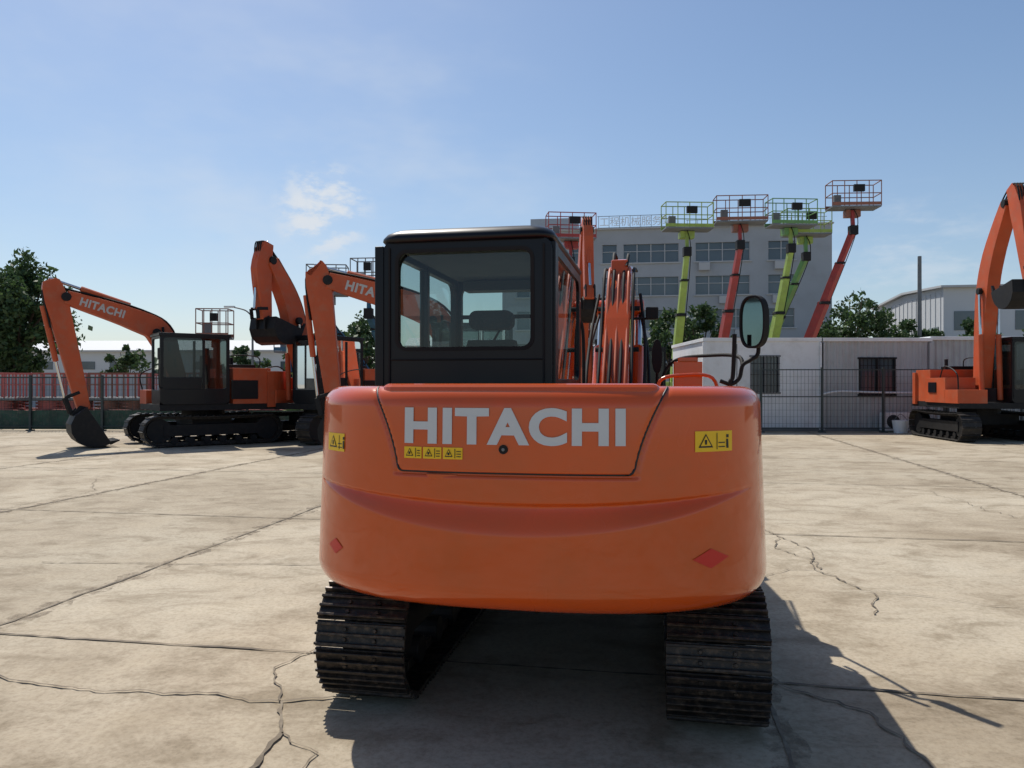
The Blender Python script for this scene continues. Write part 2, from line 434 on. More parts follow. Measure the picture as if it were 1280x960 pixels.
fs.append(list(range(N0))); fs.append([(len(lv)-1)*N0+j for j in range(N0)])
rf.add(vs,fs,BLACK); rf.build('cab_roof',ex,smooth=True)
g=P()
g.add([(-.86,Y0+.035,1.776),(-.06,Y0+.035,1.776),(-.06,Y0+.035,2.356),(-.86,Y0+.035,2.356)],[(0,1,2,3)],GLASS)
for xx in(X0+.022,X1-.012): g.add([(xx,-.55,1.61),(xx,.75,1.61),(xx,.75,2.35),(xx,-.55,2.35)],[(0,1,2,3)],GLASS)
g.add([(-.88,Y1-.025,1.31),(-.02,Y1-.025,1.31),(-.02,Y1-.025,2.35),(-.88,Y1-.025,2.35)],[(0,1,2,3)],GLASS)
g.build('cab_glazing',ex)
rb=P(); rb.ring(rrect(-.46,2.066,.785,.563,.065),rrect(-.46,2.066,.745,.523,.048),'y',Y0-.006,Y0+.01,RUBBER)
rb.build('window_seal',ex)
it=P()
it.box((-.43,.02,1.33),(.48,.48,.14),SEAT)
# upright seat back, tapered shell with side bolsters, open gap and two posts under a flat wide headrest
it.prism([(-.60,1.40),(-.20,1.40),(-.22,1.72),(-.26,1.865),(-.54,1.865),(-.58,1.72)],'y',-.30,-.19,SEAT)
it.prism([(-.50,1.45),(-.30,1.45),(-.31,1.80),(-.49,1.80)],'y',-.318,-.3005,INTER)
it.prism(rrect(-.40,1.985,.27,.115,.045),'y',-.30,-.22,SEAT)
for sx in(-.47,-.33): it.cyl((sx,-.25,1.85),(sx,-.25,1.95),.009,CHROME)
for sx in(-.67,-.13): it.box((sx,-.05,1.70),(.07,.32,.05),INTER); it.beam((sx,-.2,1.68),(sx,-.2,1.45),.04,.05,INTER)
it.box((-.43,0,1.15),(.4,.4,.26),INTER)
for sx in(-.75,-.11): it.box((sx,.1,1.45),(.13,.55,.18),INTER); it.cyl((sx,.3,1.5),(sx,.33,1.78),.012,RUBBER); it.cyl((sx,.33,1.74),(sx,.335,1.84),.028,RUBBER)
it.box((-.11,.68,1.78),(.17,.06,.14),INTER)
it.box((-.45,-.58,1.42),(.8,.16,.66),INTER)
it.box((-.45,.0,2.365),(.8,1.3,.03),INTER)
it.box((-.45,.79,2.10),(.84,.03,.03),RUBBER)
it.box((-.45,.68,2.31),(.7,.16,.07),INTER)
for sx in(-.5,-.38): it.cyl((sx,.6,1.1),(sx-.0,.62,1.6),.012,RUBBER)
it.tube([(-.70,.76,1.4),(-.66,.76,1.8),(-.5,.76,2.1)],.01,RUBBER)
it.tube([(-.86,-.2,1.65),(-.84,-.25,2.1),(-.84,-.25,2.3)],.012,RUBBER)
it.build('cab_interior',ex,bevel=.016,seg=3)
h=P()
h.tube([(X0-.03,.78,1.3),(X0-.09,.78,1.36),(X0-.09,.78,2.0),(X0-.03,.78,2.06)],.013,RUBBER)
h.tube([(-.02,Y1-.02,1.35),(.04,Y1+.04,1.4),(.04,Y1+.04,2.0),(-.02,Y1-.02,2.05)],.013,RUBBER)
h.cyl((X1-.1,Y1+.03,2.42),(X1-.1,Y1+.09,2.42),.045,RUBBER,14)
h.build('cab_handles_and_lamp',ex)
# ---------------------------------------------------------------- mirror
m=P()
m.tube([(1.02,.30,1.40),(1.04,.30,1.60),(1.06,.30,1.66),(1.07,.30,1.92)],.014,RUBBER)
m.tube([(.98,.30,1.62),(1.05,.30,1.60),(1.10,.30,1.64),(1.12,.30,1.72),(1.17,.30,1.755),(1.215,.30,1.80),(1.21,.30,1.95)],.013,RUBBER)
m.tube([(.615,1.206,1.20),(.62,1.206,1.62),(.72,1.17,1.78),(.963,.713,1.80),(1.10,.40,1.78),(1.12,.30,1.72)],.013,RUBBER)
m.build('mirror_arm_and_handrail',ex,smooth=True)
def oval(cx,cz,a,b,n,e=2.8):
    out=[]
    for i in range(n):
        t=2*math.pi*i/n; c=math.cos(t); s_=math.sin(t)
        out.append((cx+a*math.copysign(abs(c)**(2/e),c),cz+b*math.copysign(abs(s_)**(2/e),s_)))
    return out
m=P(); m.ring(oval(0,0,.105,.168,36),oval(0,0,.092,.154,36),'y',-.020,.018,RUBBER); m.prism(oval(0,0,.100,.163,36),'y',.018,.032,RUBBER)
m.prism(oval(0,0,.094,.156,36),'y',-.010,-.006,MIRROR)
m.build('mirror_head',ex,bevel=.005,M=Matrix.Translation((1.185,.28,1.995))@Matrix.Rotation(math.radians(-50),4,'Z'))
m=P(); m.prism(oval(0,0,.04,.13,24,2.2),'y',-.02,.03,RUBBER)
m.cyl((0,.0,-.1),(0,0,-.45),.012,RUBBER,8)
m.build('front_mirror',ex,bevel=.01,M=Matrix.Translation((.58,1.15,1.81)))
# ---------------------------------------------------------------- boom assembly
b=P()
bx=.27
b.ribbon([(.75,1.05),(1.25,1.75),(1.75,2.30),(2.3,2.46),(3.3,2.22)],[.22,.36,.42,.36,.22],bx,.20,ORANGE)
b.prism([(.55,.85),(1.0,.85),(1.0,1.25),(.7,1.35)],'x',bx-.2,bx-.14,ORANGE); b.prism([(.55,.85),(1.0,.85),(1.0,1.25),(.7,1.35)],'x',bx+.14,bx+.2,ORANGE)
for sx in(-.155,.155):
    b.cyl((bx+sx,.98,1.1),(bx+sx,1.6,1.90),.05,ORANGE,16); b.cyl((bx+sx,1.58,1.88),(bx+sx,1.85,2.2),.028,CHROME,12)
    b.prism(rrect(1.88,2.24,.17,.17,.08),'x',bx+sx-.045,bx+sx+.045,ORANGE)
b.cyl((bx-.2,1.88,2.24),(bx+.2,1.88,2.24),.035,DARK,12)
b.cyl((bx,1.75,2.56),(bx,2.75,2.62),.055,ORANGE,16); b.cyl((bx,2.7,2.62),(bx,3.35,2.5),.03,CHROME,12)
b.prism([(1.62,2.42),(1.95,2.5),(1.78,2.66),(1.68,2.64)],'x',bx-.07,bx+.07,ORANGE)
b.build('boom',ex,bevel=.012)
hs=P()
for k in range(7):
    xx=bx-.12+.04*k
    hs.tube([(xx*.9+.02,.62,1.15),(xx,.85,1.55+.02*(k%3)),(xx,1.25,2.02+.015*(k%2)),(xx,1.62,2.50+.01*(k%3)),(xx,1.95,2.60),(xx,2.5,2.66)],.0125,[RUBBER,ORANGE_B,RUBBER,ORANGE_B,RUBBER,ORANGE_B,RUBBER][k],8)
for sx in(-.215,.215):
    hs.tube([(bx+sx*.8,.70,1.1),(bx+sx,.95,1.55),(bx+sx,1.35,1.95),(bx+sx*.8,1.7,2.35)],.013,RUBBER)
    hs.tube([(bx+sx*.95,.70,1.1),(bx+sx*1.15,1.0,1.45),(bx+sx*1.1,1.45,1.85),(bx+sx*.8,1.8,2.2)],.012,RUBBER)
for (za,zb,xo) in((1.45,.95,0),(1.85,1.28,0),(2.2,1.58,0)): hs.box((bx,zb,za+.02),(.34,.05,.035),RUBBER)
hs.tube([(bx-.05,1.7,2.62),(bx-.05,1.85,2.72),(bx-.04,2.1,2.70),(bx-.03,2.4,2.66)],.014,RUBBER)
hs.tube([(bx+.06,1.66,2.58),(bx+.07,1.8,2.70),(bx+.05,2.1,2.68)],.014,RUBBER)
hs.build('hydraulic_hoses',ex,smooth=True)
a=P()
a.ribbon([(3.0,2.55),(3.3,2.15),(3.55,.75)],[.2,.34,.2],bx,.16,ORANGE)
a.cyl((bx,3.35,2.35),(bx,3.75,1.5),.045,ORANGE,14); a.cyl((bx,3.75,1.5),(bx,3.85,1.1),.025,CHROME,10)
a.build('arm',ex,bevel=.012)
def bucket(part,o,ang,s,w,x0,mat):
    ca,sa=math.cos(ang),math.sin(ang)
    outer=[(-.05,.05),(.28,.05),(.48,-.06),(.60,-.24),(.63,-.45),(.58,-.65),(.42,-.85),(.25,-.95),(.08,-1.0)]
    inner=[(.05,-.94),(.22,-.89),(.37,-.80),(.52,-.62),(.56,-.44),(.53,-.26),(.43,-.12),(.26,-.02),(.02,-.04)]
    f=lambda q:(o[0]+s*(q[0]*ca-q[1]*sa),o[1]+s*(q[0]*sa+q[1]*ca))
    part.prism([f(q) for q in outer+inner],'x',x0-w/2,x0+w/2,mat)
    side=[f(q) for q in outer]
    part.prism(side,'x',x0-w/2-.012,x0-w/2-.0005,mat); part.prism(side,'x',x0+w/2+.0005,x0+w/2+.012,mat)
    for k in range(5):
        xx=x0-w/2+.06+(w-.12)*k/4
        part.prism([f((.12,-1.02)),f((.10,-.92)),f((-.12,-1.04)),f((-.11,-1.07))],'x',xx-.035,xx+.035,mat)
    for sx in(-.16,.16): part.prism([f((-.1,.0)),f((.02,.16)),f((.3,.10)),f((.3,-.0))],'x',x0+sx-.02,x0+sx+.02,mat)
bk=P(); bucket(bk,(3.55,.75),math.radians(-25),.75,.6,bx,DARK); bk.build('bucket',ex,bevel=.006)
lp=P(); lp.box((bx+.27,1.5,2.17),(.10,.07,.10),RUBBER); lp.beam((bx+.1,1.5,2.13),(bx+.27,1.5,2.13),.02,.02,RUBBER); lp.build('work_lamp',ex,bevel=.015)

# ================================================================== GENERIC EXCAVATOR
def excavator(loc,fwd,boom,bw,arm,aw,bang,bs=1.1,letter=None,upyaw=0):
    yaw=math.atan2(-fwd[0],fwd[1])
    e=empty('excavator',loc,yaw)
    p=P()
    for xc in(-1.0,1.0):
        track(p,xc,.5,-1.75,1.75,.38,.19,TRACKD,False)
        for yy in(-1.35,1.35): p.cyl((xc-.12,yy,.42),(xc+.12,yy,.42),.3,DARK,20)
        p.box((xc,0,.42),(.28,2.5,.28),DARK)
        for k in range(6): p.cyl((xc-.13,-1.0+.4*k,.17),(xc+.13,-1.0+.4*k,.17),.09,DARK,12)
    p.box((0,0,.6),(1.7,1.0,.3),DARK); p.cyl((0,0,.7),(0,0,.95),.55,DARK,24)
    p.build('undercarriage',e)
    up=P()
    up.box((0,-.2,1.0),(2.3,3.1,.16),DARK)
    pl=[]
    for k in range(25):
        th=math.pi+math.pi*k/24; c=math.cos(th); s_=math.sin(th)
        pl.append((1.22*math.copysign(abs(c)**.75,c),-1.35-.75*abs(s_)**.75))
    up.prism(pl,'z',.98,1.95,ORANGE_B)
    up.box((.0,-.95,1.55),(2.3,1.0,.95),ORANGE_B)
    up.box((.78,-.05,1.42),(.82,1.3,.72),ORANGE_B)
    up.box((.80,.95,1.25),(.78,.8,.38),ORANGE_B)
    up.box((.0,-.9,2.07),(1.0,.7,.12),BLACK); up.cyl((.5,-.9,2.0),(.5,-.9,2.35),.05,DARK)
    up.box((-1.16,-.75,1.45),(.03,.7,.5),BLACK); up.box((1.2,-.2,1.5),(.03,.5,.3),BLACK)
    up.tube([(1.15,1.3,1.45),(1.2,1.3,1.9),(1.2,.6,2.1),(1.15,.2,1.8)],.02,DARK)
    up.tube([(-.25,-.55,2.0),(-.25,-.55,2.35),(-.25,-1.4,2.35),(-.25,-1.4,1.95)],.018,DARK)
    up.build('upper_structure',e,bevel=.05,seg=2)
    c=P()
    cx0,cx1,cy0,cy1,cz0,cz1=-1.18,-.22,-.35,1.35,1.08,2.85
    for (xa,xb) in((cx0,cx0+.05),(cx1-.05,cx1)):
        c.ring(rrect((cy0+cy1)/2,(cz0+cz1)/2,cy1-cy0,cz1-cz0,.12),rrect(.5,2.12,1.54,1.30,.08),'x',xa,xb,BLACK)
        c.box(((xa+xb)/2,.30,2.1),(.055,.06,1.3),BLACK)
    c.box((cx0+.025,.85,1.62),(.045,1.0,.3),BLACK)
    for yy in(cy0,cy1-.06):
        c.ring(rrect((cx0+cx1)/2,(cz0+cz1)/2,cx1-cx0-.02,cz1-cz0,.1),rrect((cx0+cx1)/2,2.1,.82,1.3,.06),'y',yy,yy+.06,BLACK)
    c.box(((cx0+cx1)/2,(cy0+cy1)/2,cz1+.0),(cx1-cx0+.04,cy1-cy0+.06,.08),BLACK)
    c.box(((cx0+cx1)/2,(cy0+cy1)/2,cz0+.2),(cx1-cx0-.12,cy1-cy0-.12,.4),BLACK)
    c.box((-.7,.15,2.0),(.45,.14,.7),SEAT); c.box((-.7,.35,1.65),(.45,.45,.14),SEAT); c.box((-.7,.12,2.45),(.24,.09,.18),SEAT)
    c.tube([(cx0-.02,1.3,1.5),(cx0-.12,1.4,1.6),(cx0-.12,1.4,2.5)],.015,DARK); c.box((cx0-.16,1.42,2.35),(.14,.03,.28),DARK)
    c.build('cab',e,bevel=.015)
    g=P()
    for xx in(cx0+.02,cx1-.02): g.add([(xx,-.3,1.4),(xx,1.3,1.4),(xx,1.3,2.8),(xx,-.3,2.8)],[(0,1,2,3)],GLASSD)
    for yy in(cy0+.03,cy1-.03): g.add([(cx0+.05,yy,1.4),(cx1-.05,yy,1.4),(cx1-.05,yy,2.8),(cx0+.05,yy,2.8)],[(0,1,2,3)],GLASSD)
    g.build('cab_glass',e)
    b=P(); b.ribbon(boom,bw,.12,.34,ORANGE_B)
    kn=boom[1]; kv=Vector(kn)
    for sx in(-.12,.36):
        p0=Vector((.95,1.15)); p1=kv*.75+Vector(boom[2])*.25
        mid=p0.lerp(p1,.6)
        b.cyl((sx,p0.x,p0.y),(sx,mid.x,mid.y),.07,ORANGE_B,12); b.cyl((sx,mid.x,mid.y),(sx,p1.x,p1.y),.04,CHROME,10)
        b.cyl((sx-.05,p1.x,p1.y),(sx+.05,p1.x,p1.y),.10,DARK,12)
    b.build('boom',e,bevel=.02)
    t=Vector(boom[-1]); k2=Vector(boom[2] if len(boom)>3 else boom[1]); at=Vector(arm[0])
    dn=(t-k2).normalized(); nn=Vector((-dn.y,dn.x)); 
    if nn.y<0 and abs(nn.y)>.3: nn=-nn
    a=P(); a.ribbon(arm,aw,.12,.26,ORANGE_B)
    a.cyl((-.07,t.x,t.y),(.31,t.x,t.y),.11,DARK,14)
    pa=k2.lerp(t,.15)+nn*.32; pb=at+(at-Vector(arm[1])).normalized()*.05
    mid=pa.lerp(pb,.62)
    a.cyl((.12,pa.x,pa.y),(.12,mid.x,mid.y),.075,ORANGE_B,12); a.cyl((.12,mid.x,mid.y),(.12,pb.x,pb.y),.04,CHROME,10)
    e0=Vector(arm[0]); e1=Vector(arm[-1]); da=(e1-e0).normalized(); na=Vector((-da.y,da.x))
    if na.x<0: na=-na
    pa=e0.lerp(e1,.18)+na*.28; pb=e0.lerp(e1,.88)+na*.34; mid=pa.lerp(pb,.6)
    a.cyl((.12,pa.x,pa.y),(.12,mid.x,mid.y),.065,ORANGE_B,12); a.cyl((.12,mid.x,mid.y),(.12,pb.x,pb.y),.035,CHROME,10)
    q=e1+na*.30+da*.02
    a.beam((.0,pb.x,pb.y),(.0,q.x,q.y),.04,.1,DARK); a.beam((.24,pb.x,pb.y),(.24,q.x,q.y),.04,.1,DARK)
    q2=e0.lerp(e1,.86)
    a.beam((.0,pb.x,pb.y),(.0,q2.x,q2.y),.04,.08,DARK); a.beam((.24,pb.x,pb.y),(.24,q2.x,q2.y),.04,.08,DARK)
    a.build('arm',e,bevel=.015)
    hp=P()
    for k in range(4):
        xx=.02+.07*k; off=.04
        pts=[(xx,boom[0][0],boom[0][1]+.3)]
        for i in range(1,len(boom)):
            d=(Vector(boom[min(i+1,len(boom)-1)])-Vector(boom[i-1])).normalized(); nn2=Vector((-d.y,d.x))
            q=Vector(boom[i])+nn2*(bw[i]/2+off); pts.append((xx,q.x,q.y))
        m_=e0.lerp(e1,.12)+na*.22; pts.append((xx,m_.x,m_.y+.25)); m_=e0.lerp(e1,.35)+na*.25; pts.append((xx,m_.x,m_.y))
        hp.tube(pts,.02,RUBBER,6)
    for k in range(3): 
        q=Vector(boom[0]).lerp(kv,.35+.3*k); hp.cyl((-.08,q.x,q.y+.1),(-.08,q.x+.02,q.y+.32),.03,RUBBER,8)
    hp.build('hoses',e)
    bk=P(); bucket(bk,arm[-1],bang,bs,.95,.12,DARK); bk.build('bucket',e,bevel=.01)
    if letter:
        (p0,p1,hh,side)=letter
        p0=Vector(p0);p1=Vector(p1); d=p1-p0; nn=Vector((-d.y,d.x)).normalized()
        if nn.y<0: nn=-nn
        xs=.12-.174 if side<0 else .12+.174
        l=P(); l.add([(xs,*(p0+d*x+nn*hh*(y-.5))) for x,y in tv],tf,GREYB); l.build('boom_lettering',e)
    return e
excavator((-8.4,20.9,0),(-.80,-.60),bang=math.radians(-38),bs=1.0,letter=((2.95,3.66),(1.95,3.38),.21,-1),
   boom=[(.55,1.45),(1.05,2.85),(1.65,3.25),(3.25,3.75)],bw=[.34,.60,.54,.32],arm=[(3.6,4.15),(3.45,3.65),(2.85,.95)],aw=[.30,.52,.28])
excavator((-5.35,21.8,0),(-.52,-.85),boom=[(.5,1.5),(.95,3.1),(1.25,3.95),(1.85,4.85)],bw=[.34,.60,.54,.32],arm=[(1.95,5.3),(2.1,4.6),(2.0,3.3)],aw=[.30,.50,.28],bang=math.radians(-80),bs=.95)
excavator((-.45,17.4,0),(-.99,-.10),bang=math.radians(-38),bs=.95,letter=((3.25,3.8),(2.15,3.5),.22,-1),
   boom=[(.55,1.45),(1.15,2.9),(1.9,3.4),(3.65,3.9)],bw=[.34,.62,.55,.34],arm=[(3.95,4.2),(3.85,3.8),(3.5,.95)],aw=[.34,.56,.28])
excavator((2.15,23.5,0),(.03,-1),boom=[(.5,1.5),(.95,3.6),(1.35,4.6),(2.0,5.9)],bw=[.34,.62,.55,.32],arm=[(1.9,6.2),(2.2,5.6),(2.5,3.9)],aw=[.28,.50,.28],bang=math.radians(-90),bs=.95)
excavator((4.4,28.5,0),(-.12,-.99),boom=[(.5,1.5),(.95,3.2),(1.35,4.1),(2.2,4.9)],bw=[.34,.60,.52,.32],arm=[(2.3,5.2),(2.5,4.6),(2.7,2.8)],aw=[.28,.48,.28],bang=math.radians(-80),bs=.95)
excavator((13.55,22.3,0),(-.10,-.995),boom=[(.45,1.5),(.70,3.9),(1.05,5.1),(1.9,6.4)],bw=[.34,.64,.56,.32],arm=[(2.1,6.8),(2.4,6.1),(2.9,4.2)],aw=[.30,.52,.28],bang=math.radians(-85),bs=1.0)

# ================================================================== BOOM LIFTS
def boom_lift(x,y,z,mat,base_dx=0,yaw=0,w=2.1,base_dy=2.5,mid=None,structm=None):
    structm=structm or mat
    e=empty('boom_lift',(x+base_dx,y+base_dy,0),0)
    p=P()
    p.box((0,0,.75),(2.2,3.0,.5),mat); p.box((0,-.3,1.35),(1.9,2.2,.7),mat)
    for sx in(-1.1,1.1):
        for sy in(-1.1,1.1): p.cyl((sx-.18,sy,.5),(sx+.18,sy,.5),.5,RUBBER,20)
    p.build('chassis',e,bevel=.05)
    tip=Vector((-base_dx,-base_dy,z)); b0=Vector((0,.4,1.5))
    m1=b0.lerp(tip-Vector((0,0,1.0)),.55)
    b=P(); top=tip-Vector((0,0,1.0)); m2=b0.lerp(top,.80)
    b.beam(b0,m1,.36,.40,structm); b.beam(m1-(m1-b0)*.03,m2,.29,.31,structm); b.beam(m2-(m1-b0)*.03,top,.22,.24,structm)
    b.beam(top,tip+Vector((0,.1,-.1)),.14,.16,structm); b.box(top,(.34,.34,.4),DARK)
    b.box(m1,(.44,.5,.12),DARK); b.box(m2,(.34,.4,.08),DARK)
    b.tube([b0+Vector((.2,0,0)),m1+Vector((.24,0,0)),top+Vector((.16,0,0)),tip],.022,RUBBER,6)
    b.build('telescopic_boom',e,bevel=.02)
    k=P(); M=Matrix.Translation(tip)@Matrix.Rotation(yaw,4,'Z')
    k.box((0,0,-.02),(w,.9,.06),GREYP,M)
    for zz in(.55,1.1):
        for yy in(-.43,.43): k.cyl((-w/2,yy,zz),(w/2,yy,zz),.022,mat,6,M=M)
        for xx in(-w/2,w/2): k.cyl((xx,-.43,zz),(xx,.43,zz),.022,mat,6,M=M)
    for i in range(5):
        xx=-w/2+w*i/4
        for yy in(-.43,.43): k.cyl((xx,yy,0),(xx,yy,1.1),.02,mat,6,M=M)
    k.box((w*.05,-.40,.78),(w*.22,.14,.30),DARK,M); k.box((w*.02,.25,-.22),(w*.3,.4,.30),mat,M)
    k.box((-w*.3,.2,.35),(.3,.2,.5),GREYP,M)
    k.box((0,-.43,.10),(w,.02,.14),mat,M); k.box((0,.43,.10),(w,.02,.14),mat,M)
    k.build('basket',e)
boom_lift(7.75,34,8.45,LIME,base_dx=.0,yaw=.05,w=2.1)
boom_lift(10.1,34,8.75,BROWNP,base_dx=-.35,yaw=-.08,structm=REDP,w=2.2)
boom_lift(12.35,34,8.6,GREEN,base_dx=-.2,yaw=.06,structm=LIME,w=2.0)
boom_lift(13.4,35,8.4,LIME,base_dx=-1.7,yaw=.0,structm=GREEN,w=2.0)
boom_lift(15.1,34,9.4,BROWNP,base_dx=-1.9,yaw=-.05,structm=REDP,w=2.1,base_dy=2)
boom_lift(2.6,34,8.0,REDP,base_dx=.3,yaw=.1,w=2.1)
boom_lift(-11.6,30,3.4,BROWNP,base_dx=.5,yaw=.1,w=1.2)
boom_lift(-7.2,30,5.1,GREYP,base_dx=1.3,yaw=.1,w=1.5,structm=BLUEP)
boom_lift(-5.6,30,5.35,GREYP,base_dx=.8,yaw=-.1,w=1.2,structm=BLUEP)
boom_lift(-8.9,31,2.9,BLUEP,base_dx=1.6,yaw=-.1,w=1.1,structm=BLUEP)

# ================================================================== SITE CABINS
def cabin(name,x0,x1,y,h,depth,mat,corr,win,door=None):
    e=empty(name,((x0+x1)/2,y,0)); L=x1-x0
    w=P()
    wx,wz,ww,wh=win; wx-= (x0+x1)/2
    def wall(a,b,z0,z1):
        if not corr:
            w.box(((a+b)/2,0,(z0+z1)/2),(b-a,.08,z1-z0),mat); 
            return
        n=max(2,int((b-a)/.05)); vs=[];fs=[]
        prof=[0,0,.035,.035]
        for i in range(n+1):
            xx=a+(b-a)*i/n; d=prof[i%4]-.02
            vs+=[(xx,d,z0),(xx,d,z1)]
        for i in range(n): fs.append((2*i,2*i+2,2*i+3,2*i+1))
        w.add(vs,fs,mat)
    wall(-L/2,wx-ww/2,.1,h); wall(wx+ww/2,L/2,.1,h); wall(wx-ww/2,wx+ww/2,.1,wz-wh/2); wall(wx-ww/2,wx+ww/2,wz+wh/2,h)
    w.box((-L/2+.04,depth/2,h/2+.05),(.08,depth-.1,h-.12),mat); w.box((L/2-.04,depth/2,h/2+.05),(.08,depth-.1,h-.12),mat)
    w.box((0,depth,h/2),(L,.08,h),mat)
    w.build('walls',e)
    r=P(); r.box((0,depth/2,h+.05),(L+.1,depth+.16,.12),WHITEP); r.box((0,depth/2,.06),(L+.02,depth,.12),GREYP)
    for xx in(-L/2+.0,L/2-.0): r.box((xx,-.06,h/2),(.12,.10,h-.1),WHITEP if not corr else mat)
    if not corr:
        for k in range(1,int(L/1.1)): 
            xx=-L/2+1.1*k
            if abs(xx-wx)>ww/2: r.box((xx,-.045,h/2),(.03,.02,h-.2),GREYP)
    r.build('roof_and_base',e,bevel=.01)
    g=P(); g.box((wx,.05,wz),(ww,.02,wh),WGLASS)
    for sx in(-1,0,1): g.box((wx+sx*(ww/2-.03),-.02,wz),(.05,.06,wh),GREYP if not corr else DARK)
    for sz in(-1,1): g.box((wx,-.022,wz+sz*(wh/2)),(ww+.06,.07,.06),GREYP if not corr else DARK)
    for k in range(1,9): g.box((wx-ww/2+ww*k/9,-.07,wz),(.015,.015,wh),DARK)
    for sz in(-.3,0,.3): g.box((wx,-.072,wz+sz*wh),(ww,.012,.015),DARK)
    g.build('window',e)
cabin('site_cabin',6.5,10.45,26,3.05,5,WHITEP,False,(8.55,1.92,1.0,1.25))
cabin('site_cabin',10.5,14.15,26,3.05,5,CORR,True,(12.35,1.85,1.25,1.25))
cabin('site_cabin',14.2,21.0,26.05,3.1,5,CORR,True,(18.5,1.85,1.25,1.25))
ac=empty('air_conditioner_unit',(12.75,25.6,0)); p=P(); p.box((0,0,.35),(.85,.32,.6),WHITEP); p.cyl((-.12,-.165,.36),(-.12,-.175,.36),.22,DARK,24)
for k in range(5): p.ring([( -.12+(.04+.04*k)*math.cos(t*math.pi/8),.36+(.04+.04*k)*math.sin(t*math.pi/8)) for t in range(16)],[( -.12+(.03+.04*k)*math.cos(t*math.pi/8),.36+(.03+.04*k)*math.sin(t*math.pi/8)) for t in range(16)],'y',-.19,-.18,GREYP)
p.build('casing',ac,bevel=.015)
bu=P(); bu.cyl((0,0,0.01),(0,0,.42),.2,WHITEP,20,r1=.26); bu.tube([(-.24,0,.4),(0,0,.62),(.24,0,.4)],.01,GREYP); bu=bu.build('plastic_bucket'); bu.location=(12.6,24.9,0)
pp=P(); pp.tube([(10.2,25.7,1.2),(10.9,25.7,1.35),(12.2,25.7,1.32),(14.2,25.7,1.3)],.03,WHITEP,8); pp.build('cable_pipe')
def fence(x0,y0,x1,y1,h,sp,mat,step=.12,skin=None):
    d=Vector((x1-x0,y1-y0,0)); L=d.length; d.normalize()
    e=empty('metal_fence',(x0,y0,0),math.atan2(d.y,d.x)); p=P(); n=int(L/sp)
    for i in range(n+1): p.box((i*sp,0,h/2),(.07,.07,h),mat); p.box((i*sp,0,.02),(.2,.2,.04),mat)
    for z in(.15,h*.55,h-.08): p.box((L/2,-.005,z),(L,.035,.035),mat)
    p.build('posts',e); p=P()
    k=0
    while k*step<L: p.box((k*step,.012,h/2+.05),(.007,.007,h-.2),mat); k+=1
    z=.3
    while z<h: p.box((L/2,.022,z),(L,.006,.006),mat); z+=.22
    p.build('mesh_wires',e)
    if skin:
        p=P(); p.box((L/2,.06,skin[1]/2+.05),(L,.01,skin[1]),skin[0]); p.build('screen',e)
GSC=nmat('green_screen',(.03,.075,.055),.8,var=.3,dirt=(.12,.12,.10),dirt_amt=.6)
fence(8.2,25.3,14.2,25.2,2.15,2.0,FENCEM)
fence(-24,26.5,-4.2,26.0,1.9,2.5,FENCEM,skin=(GSC,.65))
fence(14.3,25.2,24,25.0,2.1,2.4,FENCEM)
def scissor(x,y,mat,h=1.9,w=2.2):
    e=empty('scissor_lift',(x,y,0),random.uniform(-.1,.1)); p=P()
    p.box((0,0,.45),(w,.9,.35),mat)
    for sx in(-w*.36,w*.36):
        for sy in(-.42,.42): p.cyl((sx,sy-.06,.2),(sx,sy+.06,.2),.2,RUBBER,14)
    for k in range(3):
        for sy in(-.3,.3):
            z=.65+.12*k; p.beam((-w*.42,sy,z),(w*.42,sy,z+.12),.05,.07,mat); p.beam((-w*.42,sy,z+.12),(w*.42,sy,z),.05,.07,mat)
    zt=1.05; p.box((0,0,zt),(w,.85,.08),GREYP)
    for z in(.55,1.0):
        for sy in(-.4,.4): p.box((0,sy,zt+z*.95),(w,.04,.04),mat)
    for i in range(6):
        for sy in(-.4,.4): p.box((-w/2+w*i/5,sy,zt+.48),(.04,.04,.95),mat)
    p.build('machine',e)
PINK=nmat('faded_red_paint',(.48,.12,.10),.5,var=.15)
for i in range(9): scissor(-21.5+2.35*i,28.6+random.uniform(-.3,.3),[PINK,PINK,REDP,LIME,BROWNP][(i*3)%5] if i>2 else PINK)
for i in range(8): scissor(-20.5+2.5*i,31.0,[PINK,BROWNP,PINK,BLUEP][i%4])

